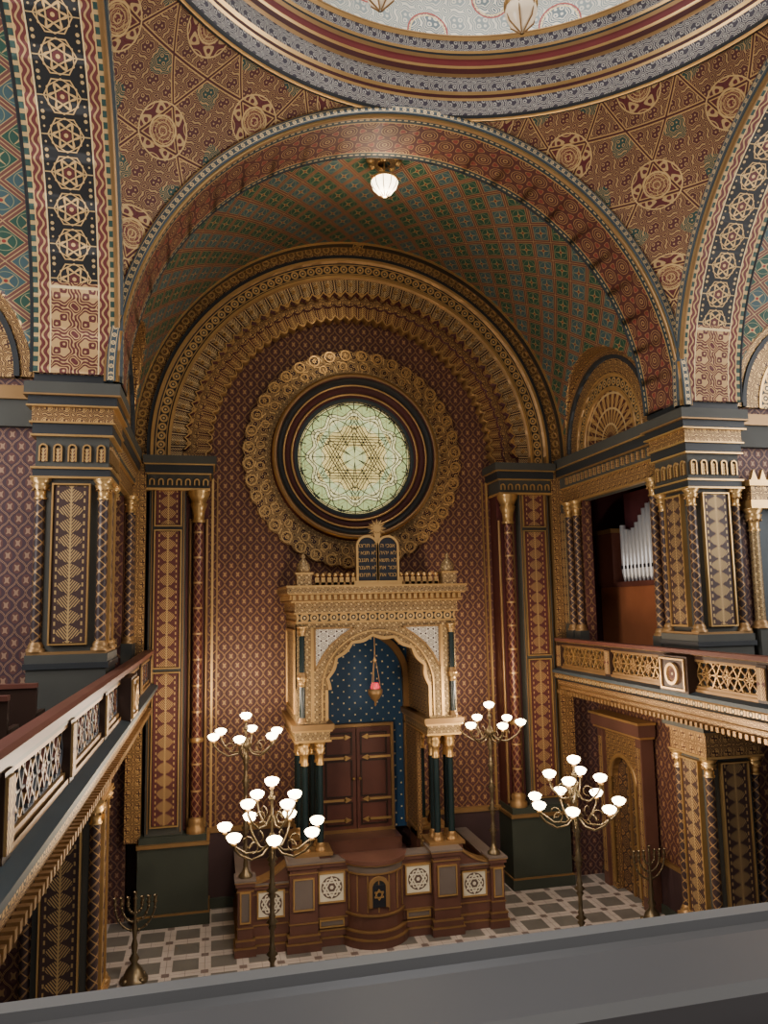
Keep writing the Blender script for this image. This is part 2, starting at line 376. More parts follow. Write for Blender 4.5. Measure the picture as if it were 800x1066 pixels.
# chancel back arch (concentric mouldings)
b=MB('trim_chancel_arch')
zc=9.95
N1=46
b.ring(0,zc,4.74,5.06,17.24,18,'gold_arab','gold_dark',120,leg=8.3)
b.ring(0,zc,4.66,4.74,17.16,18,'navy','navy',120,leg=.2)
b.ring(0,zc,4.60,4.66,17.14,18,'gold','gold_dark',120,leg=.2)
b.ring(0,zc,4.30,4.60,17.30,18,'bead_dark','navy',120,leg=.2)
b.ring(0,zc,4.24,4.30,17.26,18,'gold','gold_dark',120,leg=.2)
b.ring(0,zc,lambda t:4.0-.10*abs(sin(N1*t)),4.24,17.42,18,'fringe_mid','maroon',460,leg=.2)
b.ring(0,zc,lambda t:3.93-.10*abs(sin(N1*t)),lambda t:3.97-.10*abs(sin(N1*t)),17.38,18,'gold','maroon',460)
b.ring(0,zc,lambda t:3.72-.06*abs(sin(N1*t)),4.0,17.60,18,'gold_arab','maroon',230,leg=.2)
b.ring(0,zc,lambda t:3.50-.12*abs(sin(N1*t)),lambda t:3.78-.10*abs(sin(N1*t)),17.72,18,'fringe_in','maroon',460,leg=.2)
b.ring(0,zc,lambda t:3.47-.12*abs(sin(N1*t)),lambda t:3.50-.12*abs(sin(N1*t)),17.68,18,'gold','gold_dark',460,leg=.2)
for k in range(N1*1):
    t=pi*(k+.5)/N1
    for rr,yy,ra in ((3.86,17.40,.055),(4.10,17.38,.045)):
        b.ring(rr*cos(t),zc+rr*sin(t),ra*.55,ra,yy-.03,yy+.1,'gold','gold_dark',10,0,TAU)
n2=72
for k in range(n2):
    t=pi*(k+.5)/n2
    b.ring(4.90*cos(t),zc+4.90*sin(t),.05,.085,17.20,17.3,'gold','gold_dark',12,0,TAU)
b.done()

# pilasters of the chancel arch
def pilaster(mir):
    b=MB('wall_pilaster'); b.T=MIR if mir else Matrix.Identity(4)
    b.box(3.36,4.78,17.12,18,0,1.55,'plinth_green'); b.box(3.34,4.80,17.08,18,1.55,1.62,'gold_dark'); b.box(3.40,4.76,17.16,18,1.62,1.75,'plinth_green')
    b.box(3.32,4.82,17.06,18,0,.22,'plinth_green'); b.box(3.33,4.81,17.07,18,.22,.25,'gold_dark')
    b.box(3.42,4.70,17.55,18,1.75,9.1,'maroon')
    b.box(3.90,4.66,17.30,18,1.75,9.1,'stone_green')
    for z0,z1 in ((1.95,5.05),(5.2,8.1),(8.25,9.0)):
        b.box(4.02,4.52,17.27,17.31,z0,z1,'panel_leaf'); b.frame(3.98,4.56,z0-.04,z1+.04,17.24,17.31,.025,'gold')
    b.box(3.93,3.95,17.28,17.31,1.8,9.05,'gold_dark'); b.box(4.60,4.62,17.28,17.31,1.8,9.05,'gold_dark')
    b.lathe(3.63,17.35,1.75,[(.2,0),(.2,.1),(.15,.14),(.18,.22),(.14,.3)],'gold_dark',18)
    b.lathe(3.63,17.35,0,[(.115,2.05),(.115,3.6)],'col_red',18); b.lathe(3.63,17.35,3.6,[(.14,0),(.15,.04),(.14,.08)],'gold',18)
    b.lathe(3.63,17.35,0,[(.11,3.68),(.105,8.3)],'col_red',18)
    for x in (3.45,3.80): b.lathe(x,17.50,0,[(.035,1.8),(.035,8.4)],'gold_dark',8)
    b.lathe(3.63,17.35,8.3,[(.14,0),(.15,.05),(.125,.08),(.14,.25),(.2,.42),(.16,.44),(.24,.62),(.24,.7)],'gold',18)
    b.box(3.38,4.74,17.2,18,9.0,9.05,'gold')
    b.box(3.40,4.72,17.25,18,9.05,9.35,'stone_green')
    for k in range(7):
        x=3.48+k*.19; b.ring(x,9.2,.035,.06,17.2,17.26,'gold','gold_dark',12,0,pi,leg=.09)
    b.box(3.36,4.74,17.18,18,9.35,9.38,'gold'); b.box(3.32,4.76,17.14,18,9.38,9.55,'navy')
    b.box(3.28,4.78,17.1,18,9.55,9.58,'gold'); b.box(3.25,4.80,17.06,18,9.58,9.75,'stone_green')
    return b.done()
pilaster(False); pilaster(True)

# ------------------------------------------------------------------ rose window
b=MB('window_1')
WZ=9.95
def wl(prof,mats,n=96):
    keep=b.T.copy(); b.T=Matrix.Translation((0,0,WZ))@Matrix.Rotation(radians(90),4,'X')@Matrix.Identity(4)
    b.lathe(0,0,0,[(r,-y) for r,y in prof],mats,n); b.T=keep
b.disc(0,WZ,1.40,17.93,'stained_glass',96,us=1/1.40)
def seg(p,q,w=.018): b.bar((p[0],17.918,WZ+p[1]),(q[0],17.918,WZ+q[1]),w,(0,1,0),.02,'black_stone')
for R3 in (1.02,.90,.76,.62):
    for ph in (pi/2,-pi/2):
        V=[(R3*cos(ph+TAU*k/3),R3*sin(ph+TAU*k/3)) for k in range(3)]
        for k in range(3): seg(V[k],V[(k+1)%3],.016)
for k in range(6):
    t=pi/2+TAU*k/6
    for dt in (-.09,.09):
        seg((.12*cos(t),.12*sin(t)),(1.10*cos(t+dt),1.10*sin(t+dt)),.013)
    t2=t+pi/6
    seg((.30*cos(t2),.30*sin(t2)),(1.05*cos(t2),1.05*sin(t2)),.013)
# petal lobes at the rim
for k in range(12):
    t=TAU*k/12+pi/12; b.ring(1.06*cos(t),WZ+1.06*sin(t),.262,.276,17.90,17.93,'black_stone','black_stone',20,t-pi/2,t+pi/2)
b.ring(0,WZ,1.335,1.35,17.90,17.93,'black_stone','black_stone',64,0,TAU)
wl([(1.36,17.93),(1.38,17.86),(1.44,17.86),(1.46,17.88)],'bead_blue')
wl([(1.46,17.88),(1.50,17.80),(1.55,17.80),(1.56,17.84),(1.68,17.74),(1.70,17.70),(1.74,17.70),(1.76,17.74),(1.88,17.62),(1.90,17.58),(1.96,17.58),(2.0,17.62),(2.02,17.9)],['maroon','gold','navy','maroon','maroon','gold','navy','bead_dark','maroon','gold_dark','gold','maroon'])
b.ring(0,WZ,2.0,2.14,17.86,18,'gold_arab_fine','gold_dark',96,0,TAU)
b.ring(0,WZ,2.12,lambda t:2.60+.07*abs(sin(20*t)),17.90,18,'gold_lace','gold_dark',400,0,TAU)
for k in range(40):
    t=TAU*(k+.5)/40
    b.ring(2.52*cos(t),WZ+2.52*sin(t),.105,.135,17.87,17.95,'gold','gold_dark',14,0,TAU)
    b.ring(2.52*cos(t),WZ+2.52*sin(t),.02,.045,17.87,17.95,'gold','gold_dark',8,0,TAU)
for k in range(28):
    t=TAU*(k+.5)/28
    b.ring(2.26*cos(t),WZ+2.26*sin(t),.075,.10,17.88,17.95,'gold','gold_dark',14,0,TAU)
b.done()

# ------------------------------------------------------------------ vaulted arms
def arm(name,deg,star):
    b=MB(name); b.T=ROT(deg)
    y0,y1,y2,yE=11.75,12.88,16.9,18.0; R=5.0; r0=4.70
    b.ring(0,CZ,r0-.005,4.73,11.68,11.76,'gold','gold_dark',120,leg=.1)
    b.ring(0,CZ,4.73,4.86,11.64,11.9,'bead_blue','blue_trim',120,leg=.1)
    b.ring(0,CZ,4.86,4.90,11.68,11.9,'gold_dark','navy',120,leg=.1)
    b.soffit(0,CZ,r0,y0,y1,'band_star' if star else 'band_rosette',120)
    b.ring(0,CZ,r0,5.1,y1,y1+.05,'navy','navy',96)
    yc,rc=14.92,1.95
    ys=[y1]+[yc-rc*cos(pi*i/40) for i in range(41)]+[y2]
    nt=150
    def pt(t,y):
        x=R*cos(t); z=R*sin(t); q=rc*rc-(y-yc)**2; c=sqrt(q) if q>0 else -1
        return (x,y,CZ+max(z,c)), c>z
    for i in range(len(ys)-1):
        for k in range(nt):
            t0,t1=pi*k/nt,pi*(k+1)/nt
            pp=[pt(t0,ys[i]),pt(t1,ys[i]),pt(t1,ys[i+1]),pt(t0,ys[i+1])]
            cr=sum(1 for p in pp if p[1])>=3
            P=[p[0] for p in pp]
            if cr: uv=[(p[0],p[1]) for p in P]
            else: uv=[((t0-pi/2)*R,ys[i]),((t1-pi/2)*R,ys[i]),((t1-pi/2)*R,ys[i+1]),((t0-pi/2)*R,ys[i+1])]
            b.f(P,uv,'gold_arab' if cr else 'vault_lattice',True)
    b.soffit(0,CZ,4.985,y1,y1+.10,'gold_dark',96)
    b.soffit(0,CZ,5.0,y2,yE,'gold_arab',96)
    b.soffit(0,CZ,4.97,y2,y2+.05,'gold',96); b.ring(0,CZ,4.97,5.05,y2,y2+.01,'gold','gold_dark',96)
    b.soffit(0,CZ,4.985,y2+.06,y2+.24,'bead_dark',96)
    for sx in (1,-1):
        K=b.T.copy()
        b.T=K@Matrix(((0,sx,0,sx*5.12),(1,0,0,yc),(0,0,1,0),(0,0,0,1)))
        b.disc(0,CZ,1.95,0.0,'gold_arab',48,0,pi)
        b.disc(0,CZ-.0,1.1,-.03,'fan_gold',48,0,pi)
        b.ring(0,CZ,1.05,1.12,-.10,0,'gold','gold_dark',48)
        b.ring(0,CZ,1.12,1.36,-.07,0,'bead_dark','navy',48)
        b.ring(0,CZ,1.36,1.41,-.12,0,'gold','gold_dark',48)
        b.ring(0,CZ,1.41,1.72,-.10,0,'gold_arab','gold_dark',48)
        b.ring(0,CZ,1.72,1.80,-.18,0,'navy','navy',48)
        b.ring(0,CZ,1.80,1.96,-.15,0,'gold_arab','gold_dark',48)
        b.T=K
    return b
b=arm('ceiling_chancel_vault',0,False)
b.done()
for d in (90,-90):
    b=arm('ceiling_side_vault',d,True); b.done()
    b=MB('wall_west' if d==90 else 'wall_east'); b.T=ROT(d)
    for sx in (1,-1):
        b.box(sx*5.1,sx*5.3,12.86,18,4.6,CZ,'wall_purple')
        b.box(sx*4.98,sx*5.12,12.86,18,9.15,9.7,'stone_green'); b.box(sx*4.92,sx*5.12,12.86,18,9.55,9.75,'gold_dark')
    b.box(-5.3,5.3,17.9,18.1,0,15.2,'wall_purple')
    b.done()
    w=MB('window_2' if d==90 else 'window_3'); w.T=ROT(d)
    for cx in (-2.6,0,2.6):
        w.box(cx-.8,cx+.8,17.85,17.88,6.6,10.6,'window_daylight'); w.disc(cx,10.6,.8,17.86,'window_daylight',24,0,pi)
        w.ring(cx,10.6,.8,1.0,17.78,17.9,'gold_arab','gold_dark',32,leg=4.0)
    w.done()

# chancel side walls with gallery openings
def chancel_side(mir):
    b=MB('wall_left' if mir else 'wall_right'); b.T=MIR if mir else Matrix.Identity(4)
    X0,X1=5.1,5.3
    b.box(X0,X1,12.86,13.35,4.6,CZ,'wall_lattice'); b.box(X0,X1,16.35,18,4.6,CZ,'wall_lattice')
    b.box(X0,X1,13.35,16.35,8.75,CZ,'stone_green')
    for x,z0,z1,m in ((5.0,8.75,8.79,'gold'),(5.02,8.79,9.12,'gold_arab'),(4.98,9.12,9.15,'gold'),(4.97,9.15,9.40,'stone_green'),(4.9,9.40,9.43,'gold_dark'),(4.88,9.43,9.6,'navy'),(4.84,9.6,9.63,'gold'),(4.84,9.63,9.84,'stone_green')):
        b.box(x,X0,12.86,17.3,z0,z1,m)
    for k in range(20):
        y=12.98+k*.2; b.box(4.93,4.98,y,y+.09,9.2,9.36,'panel_leaf')
    for y in (13.22,16.48,16.86):
        b.box(4.88,X0,y-.14,y+.14,4.6,5.75,'stone_green')
        column(b,4.99,y,5.75,8.75,.085,'col_dark',.34)
    b.box(4.96,5.1,17.0,17.26,4.6,8.75,'stone_green')
    b.box(4.93,4.97,17.03,17.23,5.9,8.55,'panel_leaf_dark')
    b.box(9.0,9.1,12.3,18,4.6,9.6,'organ_room'); b.box(5.3,9,12.2,12.3,4.6,9.6,'organ_room'); b.box(5.3,9,12.3,18,9.6,9.7,'organ_room'); b.box(5.3,9,17.9,18,4.6,9.6,'organ_room')
    b.box(5.9,6.1,12.86,18,0,4.4,'wall_lattice'); b.box(5.84,5.9,12.86,18,0,1.0,'dado_plum'); b.box(5.82,5.9,12.86,18,1.0,1.08,'gold_dark'); b.box(5.8,5.9,12.86,18,0,.18,'plinth_green')
    b.box(5.8,5.9,12.86,18,4.0,4.4,'gold_arab')
    b.box(5.9,11,12.3,12.5,0,4.4,'wall_lattice')
    b.box(5.06,5.9,17.6,18,0,4.4,'wall_purple')
    return b.done()
chancel_side(False); chancel_side(True)

# portals under galleries
def portal(mir):
    b=MB('door_2' if mir else 'door_1')
    K=(MIR if mir else Matrix.Identity(4))@Matrix(((0,1,0,5.84),(1,0,0,16.1),(0,0,1,0),(0,0,0,1)))
    b.T=K
    b.archwall(.85,0,3.5,lambda t:.50+.02*abs(sin(9*t)),2.45,-.22,-.01,'gold_arab','gold_dark')
    b.box(-.95,-.72,-.30,-.01,0,3.5,'marble_brown'); b.box(.72,.95,-.30,-.01,0,3.5,'marble_brown')
    b.box(-.90,-.77,-.32,-.3,.3,3.3,'panel_leaf'); b.box(.77,.90,-.32,-.3,.3,3.3,'panel_leaf')
    b.box(-1.02,1.02,-.36,-.01,3.5,3.55,'gold'); b.box(-1.06,1.06,-.40,-.01,3.55,3.8,'marble_brown'); b.box(-1.1,1.1,-.44,-.01,3.8,3.85,'gold')
    b.box(-.52,.52,-.06,-.01,0,2.45,'door_lattice'); b.disc(0,2.45,.55,-.06,'door_lattice',24,0,pi)
    b.ring(0,2.45,.5,.58,-.26,-.2,'gold','gold_dark',32,leg=2.3)
    b.box(-.03,.03,-.1,-.01,0,2.9,'gold_dark')
    return b.done()
portal(False); portal(True)

# ------------------------------------------------------------------ crossing piers that carry the dome arches
def pier(T,nm='crossing_pier'):
    b=MB(nm); b.T=T
    x0,x1,y0,y1=4.79,5.86,11.80,12.87
    def st(z0,z1,e,m): b.box(x0-e,x1+e,y0-e,y1+e,z0,z1,m)
    def faces(z0,z1,pm,cm):
        st(z0,z1,-.09,'stone_green')
        xc,yc=(x0+x1)/2,(y0+y1)/2; w=.235
        for cx_,cy_ in ((x0+.1,y0+.1),(x1-.1,y0+.1),(x0+.1,y1-.1),(x1-.1,y1-.1)):
            column(b,cx_,cy_,z0,z1,.078,cm,.30,.14)
        for yy,sg in ((y0,1),(y1,-1)):
            b.box(xc-w,xc+w,yy+.03*sg,yy+.10*sg,z0+.12,z1-.1,pm); b.frame(xc-w-.03,xc+w+.03,z0+.09,z1-.07,min(yy,yy+.09*sg),max(yy,yy+.09*sg),.022,'gold')
        for xx,sg in ((x0,1),(x1,-1)):
            b.box(xx+.03*sg,xx+.10*sg,yc-w,yc+w,z0+.12,z1-.1,pm)
            a,c=sorted((xx,xx+.09*sg)); 
            b.box(a,c,yc-w-.025,yc-w,z0+.09,z1-.07,'gold'); b.box(a,c,yc+w,yc+w+.025,z0+.09,z1-.07,'gold'); b.box(a,c,yc-w,yc+w,z0+.09,z0+.12,'gold'); b.box(a,c,yc-w,yc+w,z1-.1,z1-.07,'gold')
    st(0,.9,0,'plinth_green'); st(.9,.97,.03,'gold_dark')
    faces(.97,3.75,'panel_leaf_dark','col_dark')
    st(3.75,3.79,.02,'gold'); st(3.79,4.15,-.01,'gold_arab'); st(4.15,4.2,.04,'gold_dark'); st(4.2,4.4,.08,'stone_green')
    st(4.4,5.62,0.0,'stone_green'); st(5.62,5.70,.04,'navy'); st(5.70,5.82,.02,'stone_green'); st(5.82,5.86,.0,'gold_dark')
    faces(5.86,8.35,'panel_leaf_dark','col_dark')
    st(8.35,8.38,.03,'gold'); st(8.38,8.49,.0,'navy'); st(8.49,8.52,.03,'gold')
    st(8.52,8.97,-.03,'stone_green')
    for k in range(5):
        t=-.40+.2*k
        K=b.T.copy()
        b.ring((x0+x1)/2+t,8.80,.04,.062,y0-.01,y0+.05,'gold','gold_dark',12,0,pi,leg=.2)
        b.box((x0+x1)/2+t-.035,(x0+x1)/2+t+.035,y0+.01,y0+.04,8.6,8.8,'panel_leaf')
        b.T=K@Matrix(((0,1,0,x0),(1,0,0,(y0+y1)/2),(0,0,1,0),(0,0,0,1)))
        b.ring(t,8.80,.04,.062,-.01,.05,'gold','gold_dark',12,0,pi,leg=.2); b.box(t-.035,t+.035,.01,.04,8.6,8.8,'panel_leaf')
        b.T=K
    st(8.97,9.0,.04,'gold'); st(9.0,9.16,.02,'navy'); st(9.16,9.185,.06,'gold'); st(9.185,9.40,.03,'gold_arab'); st(9.40,9.425,.10,'gold'); st(9.425,9.56,.08,'navy'); st(9.56,9.585,.14,'gold_dark'); st(9.585,9.76,.13,'stone_green'); st(9.76,9.9,.02,'navy')
    b.done()
for T in (Matrix.Identity(4),MIR,ROT(180),ROT(180)@MIR): pier(T)

# ------------------------------------------------------------------ pendentives and dome
b=MB('ceiling_dome')
a=4.79; R2=a*sqrt(2)
nq,nr=48,26
for q in range(4):
    for i in range(nq):
        for j in range(nr):
            def P_(ii,jj):
                th=-pi/4+pi/2*ii/nq
                ang=th+pi/4
                ro=a/max(abs(cos(ang)),abs(sin(ang)))
                p0=pi/4; p1=asin(min(1,ro/R2)); ph=p0+(p1-p0)*jj/nr
                r=R2*sin(ph); A_=ang+q*pi/2
                return (r*cos(A_),7+r*sin(A_),CZ+R2*cos(ph)),(th*5.4,(ph-p0)*R2)
            pp=[P_(i,j),P_(i+1,j),P_(i+1,j+1),P_(i,j+1)]
            b.f([p[0] for p in pp],[p[1] for p in pp],'pendentive_pattern',True)
pr=[(4.80,14.64),(4.74,14.62),(4.72,14.66),(4.66,14.68),(4.66,14.94),(4.62,14.96),(4.62,15.02),(4.56,15.04),(4.56,15.30),(4.50,15.32),(4.48,15.40),(4.44,15.42),(4.44,15.54),(4.38,15.56),(4.38,15.60),(4.34,15.62),(4.34,15.80),(4.28,15.82),(4.28,15.86)]
pm=['navy','gold','navy','silver_lattice','gold','maroon','gold','silver_lattice','gold_dark','maroon','gold','red_dots','gold_dark','navy','gold','silver_lattice','gold','gold_dark']
b.lathe(0,7,0,pr,pm,160)
dp=[(max(4.28*cos(pi/2*i/24),.9),15.86+4.0*sin(pi/2*i/24)) for i in range(22)]
b.lathe(0,7,0,dp,'dome_pattern',96)
b.done()
b=MB('dome_top_glow')  # unseen glowing oculus, added to bring light into the dome
b.T=Matrix.Translation((0,7,0))
b.lathe(0,0,0,[(.95,19.83),(.95,20.2)],'gold',32); b.lathe(0,0,0,[(.95,20.2),(.01,20.25)],'window_daylight',32)
b.done()

# ------------------------------------------------------------------ galleries
for sx in (1,-1):
    b=MB('floor_gallery'); b.box(sx*4.78,sx*11,-3,18,4.42,4.6,'stone_green'); b.done()
def gallery(mir):
    b=MB('gallery_balustrade'); b.T=Matrix.Translation((.07,0,0))@MIR if mir else Matrix.Identity(4)
    ya,yb=-2.0,17.1
    off=(-1,0,0)
    X=4.75
    prof=[(0,4.36),(.06,4.38),(.06,4.46),(.12,4.50),(.12,4.60),(.20,4.66),(.20,4.74),(.26,4.78),(.26,4.84),(.12,4.88),(.12,4.93)]
    b.sweep((X,ya,0),(X,yb,0),off,prof,['gold_dark','gold_arab','gold_dark','gold_arab' ,'navy','bead_dark','gold_dark','blue_trim','blue_trim','gold_dark'])
    b.box(4.72,4.78,ya,yb,4.42,4.9,'stone_green')
    y=ya
    while y<yb:
        b.box(4.60,4.69,y,y+.07,4.30,4.38,'gold_dark'); y+=.14
    b.box(4.66,4.78,ya,yb,4.90,4.98,'gold_dark'); b.box(4.65,4.78,ya,yb,5.38,5.42,'gold_dark')
    b.sweep((4.76,ya,0),(4.76,yb,0),off,[(-.02,5.42),(-.02,5.57),(.12,5.585),(.18,5.57),(.18,5.50),(.12,5.48),(.12,5.42),(-.02,5.42)],['wood_red','wood_red','wood_red','wood_red','gold','wood_dark','wood_red'])
    if not mir: b.box(4.74,4.78,ya,yb,4.97,5.40,'navy')
    y=yb; k=0
    zc=5.18
    while y>ya+.3:
        L=2.3; y0_=y-L
        b.box(4.62,4.78,y-.22,y,4.88,5.44,'wood_dark'); b.box(4.60,4.63,y-.20,y-.02,4.93,5.40,'panel_leaf')
        m=4; w=(L-.22)/m
        for i in range(m):
            c=y0_+w*(i+.5)
            mm='gold' if not mir else 'rail_tracery'
            nx=(1,0,0); x=4.71
            h=.20; e=w/2
            A1=[(x,c-e*.55,zc-h),(x,c+e*.55,zc-h),(x,c+e,zc),(x,c+e*.55,zc+h),(x,c-e*.55,zc+h),(x,c-e,zc)]
            for j in range(6): b.bar(A1[j],A1[(j+1)%6],.026,nx,.05,mm)
            for (p,q_) in (((x,c-e,zc-h),(x,c+e,zc+h)),((x,c-e,zc+h),(x,c+e,zc-h))): b.bar(p,q_,.024,nx,.045,'gold_dark')
            b.bar((x,c,zc-h),(x,c,zc+h),.022,nx,.04,mm); b.bar((x,c-e,zc),(x,c+e,zc),.02,nx,.04,mm)
            D=[(x,c-e*.45,zc),(x,c,zc+h*.75),(x,c+e*.45,zc),(x,c,zc-h*.75)]
            for j in range(4): b.bar(D[j],D[(j+1)%4],.022,nx,.055,'gold_dark' if not mir else 'wood_red')
        y=y0_
    b.box(4.50,4.78,11.75,12.6,4.84,5.46,'wood_dark')
    K=b.T.copy(); b.T=K@Matrix(((0,1,0,4.50),(1,0,0,12.17),(0,0,1,0),(0,0,0,1)))
    b.frame(-.36,.36,4.88,5.42,-.03,.02,.03,'gold'); b.ring(0,5.15,.14,.19,-.05,.02,'gold','gold_dark',24,0,TAU); b.disc(0,5.15,.14,-.02,'fan_gold',24)
    b.T=K
    b.done()
gallery(False); gallery(True)

# near gallery ledge (in front of the viewer)
b=MB('balcony_ledge')
b.T=Matrix.Translation((-3.704,1.985,0))@Matrix.Rotation(radians(1.5),4,'Z')
pf=[(.02,4.9),(.02,5.45),(0,5.47),(0,5.57),(.015,5.585),(.065,5.585),(.08,5.565),(.115,5.555),(.125,5.555),(.14,5.572),(.15,5.578),(.36,5.570),(.38,5.55),(.38,5.46)]
b.sweep((-.7,0,0),(8.1,0,0),(0,-1,0),pf,['rail_grey','rail_edge','rail_edge','rail_edge','rail_edge','rail_grey','rail_grey','navy','rail_edge','rail_edge','rail_grey','rail_edge','rail_grey'])
b.box(-.7,8.1,-.62,-.38,5.40,5.47,'wood_red')
b.box(-.7,8.1,-.36,-.04,4.6,5.45,'wood_red')
b.done()
b=MB('floor_balcony'); b.box(-4.6,4.6,-3,1.6,4.4,4.6,'wood_dark'); b.done()

# ------------------------------------------------------------------ organ
b=MB('pipe_organ')
b.box(6.2,7.6,14.2,17.75,4.6,6.8,'wood_orange')
b.box(6.12,6.5,16.95,17.75,6.8,8.05,'wood_red'); b.box(6.08,6.55,16.9,17.8,8.05,8.15,'gold_dark')
b.box(6.14,6.2,14.2,17.75,6.74,6.86,'wood_red')
for k in range(11):
    y=15.1+k*.165; h=1.25+.28*sin(k*.55+.3)
    b.lathe(6.32,y,6.84,[(.02,0),(.072,.25),(.072,.25+h),(.06,.25+h)],'pipe_tin',12)
    b.box(6.235,6.26,y-.03,y+.03,7.16,7.24,'black_stone')
b.box(6.50,7.6,14.2,16.95,6.8,9.0,'organ_room')
b.done()
for (yy,tag) in ((8.6,0),(9.9,1)):
    b=MB('gallery_pew'); x0,x1=-6.6,-5.3
    b.box(x0,x1,yy,yy+.42,5.0,5.06,'wood_dark'); b.box(x0,x1,yy-.06,yy,4.62,5.55,'wood_dark'); b.box(x0,x1,yy-.09,yy+.03,5.55,5.60,'wood_red')
    for x in (x0,x1-.06): b.box(x,x+.06,yy-.05,yy+.45,4.6,5.25,'wood_dark')
    b.done()
b=MB('gallery_aedicule')
b.box(5.98,6.9,11.75,12.09,4.6,5.9,'stone_green')
for x in (6.08,6.8): column(b,x,11.86,5.9,8.0,.09,'gold_arab_fine',.4,mc='gold')
b.box(6.2,6.7,11.95,12.09,5.9,8.0,'blue_trim'); b.box(5.96,6.92,11.72,12.09,8.0,8.15,'gold'); b.box(6.0,6.9,11.76,12.09,8.15,8.4,'gold_arab'); b.box(5.94,6.94,11.7,12.09,8.4,8.5,'gold')
for k in range(5): b.prism([(6.02+k*.18,8.5),(6.16+k*.18,8.5),(6.09+k*.18,8.7)],11.76,11.84,'gold')
b.done()

# ------------------------------------------------------------------ bimah
BX=-.17; BY=.16
b=MB('bimah_platform'); b.T=Matrix.Translation((BX,0,0))
b.box(-2.4,2.4,15.72,17.85,0,.95,'marble_brown')
b.box(-1.0,1.0,16.6,17.85,.95,1.2,'marble_brown'); b.box(-.9,.9,16.9,17.85,1.2,1.45,'marble_brown')
b.done()
b=MB('bimah_parapet'); b.T=Matrix.Translation((BX,BY,0))
def pblock(x0,x1,y0,y1,h=1.55,m='marble_brown'):
    b.box(x0,x1,y0,y1,0,h-.1,m)
    for z0,z1,e,mm in ((0,.14,.06,'marble_brown'),(.14,.165,.07,'gold_dark'),(.17,.27,.035,'marble_brown'),(.27,.295,.045,'gold_dark'),(.48,.505,.015,'gold_dark'),(h-.22,h-.195,.02,'gold_dark'),(h-.12,h-.05,.04,'marble_brown'),(h-.05,h-.03,.06,'gold_dark'),(h-.03,h,.06,'marble_grey')):
        b.box(x0-e,x1+e,y0-e,y1+e,z0,z1,mm)
def fpanel(xc,zc,w,h,y,m): 
    b.box(xc-w/2,xc+w/2,y-.03,y,zc-h/2,zc+h/2,m); b.frame(xc-w/2-.03,xc+w/2+.03,zc-h/2-.03,zc+h/2+.03,y-.045,y,.025,'gold')
for s in (1,-1):
    xa=lambda p,q:(min(s*p,s*q),max(s*p,s*q))
    pblock(*xa(.55,1.15),15.28,15.5); fpanel(s*.86,1.05,.46,.50,15.28,'cream_star')
    fpanel(s*.86,.40-.0,.42,.08,15.28,'marble_grey')
    pblock(*xa(1.15,1.68),15.12,15.6,1.6); fpanel(s*1.415,1.02,.34,.52,15.12,'marble_grey')
    pblock(*xa(1.68,2.36),15.28,15.5,1.25); fpanel(s*2.02,.86,.46,.44,15.28,'cream_star')
    pblock(*xa(2.36,2.64),15.2,15.56,1.35); fpanel(s*2.50,.86,.14,.5,15.2,'marble_grey')
    W=.68
    poly=[(s*1.68,1.25),(s*2.36,1.25)]+[(s*(2.36-W*(k/10)),1.25+.33*(1-cos(pi/2*(k/10)))) for k in range(1,11)]
    b.prism(poly,15.25,15.52,'marble_brown')
    for k in range(10):
        p=[(s*(2.36-W*(j/10)),1.25+.33*(1-cos(pi/2*(j/10)))) for j in (k,k+1)]
        b.bar((p[0][0],15.38,p[0][1]+.01),(p[1][0],15.38,p[1][1]+.01),.035,(0,1,0),.32,'gold_dark')
    pblock(*xa(2.42,2.6),15.56,17.6,1.25)
def arcprof(r,z0,z1,m):
    b.lathe(0,15.55,0,[(.01,z0),(r,z0),(r,z1),(.01,z1)],m,40,pi,TAU,False)
for r,z0,z1,m in ((.72,0,.14,'marble_brown'),(.73,.14,.165,'gold_dark'),(.68,.17,.27,'marble_brown'),(.69,.27,.295,'gold_dark'),(.62,.30,.55,'marble_brown'),(.65,.55,.58,'gold_dark'),(.60,.58,1.30,'marble_brown'),(.63,1.30,1.33,'gold_dark'),(.61,1.33,1.46,'marble_grey'),(.66,1.46,1.49,'gold_dark'),(.68,1.49,1.56,'marble_brown')): arcprof(r,z0,z1,m)
for k in range(9):
    t=pi+pi*(k+.5)/9
    b.box(.61*cos(t)-.012,.61*cos(t)+.012,15.55+.61*sin(t)-.012,15.55+.61*sin(t)+.012,.62,1.28,'gold_dark')
b.box(-.17,.17,14.92,15.0,.72,1.12,'black_stone'); b.ring(0,1.08,.13,.20,14.90,15.0,'gold_dark','gold_dark',24,leg=.36); b.disc(0,1.08,.13,14.93,'navy',24,0,pi)
h=[(.10*cos(pi/2+TAU*k/3),.95+.10*sin(pi/2+TAU*k/3)) for k in range(3)]
h2=[(.10*cos(-pi/2+TAU*k/3),.95+.10*sin(-pi/2+TAU*k/3)) for k in range(3)]
for T in (h,h2):
    for k in range(3): b.bar((T[k][0],14.91,T[k][1]),(T[(k+1)%3][0],14.91,T[(k+1)%3][1]),.015,(0,1,0),.02,'gold')
b.done()

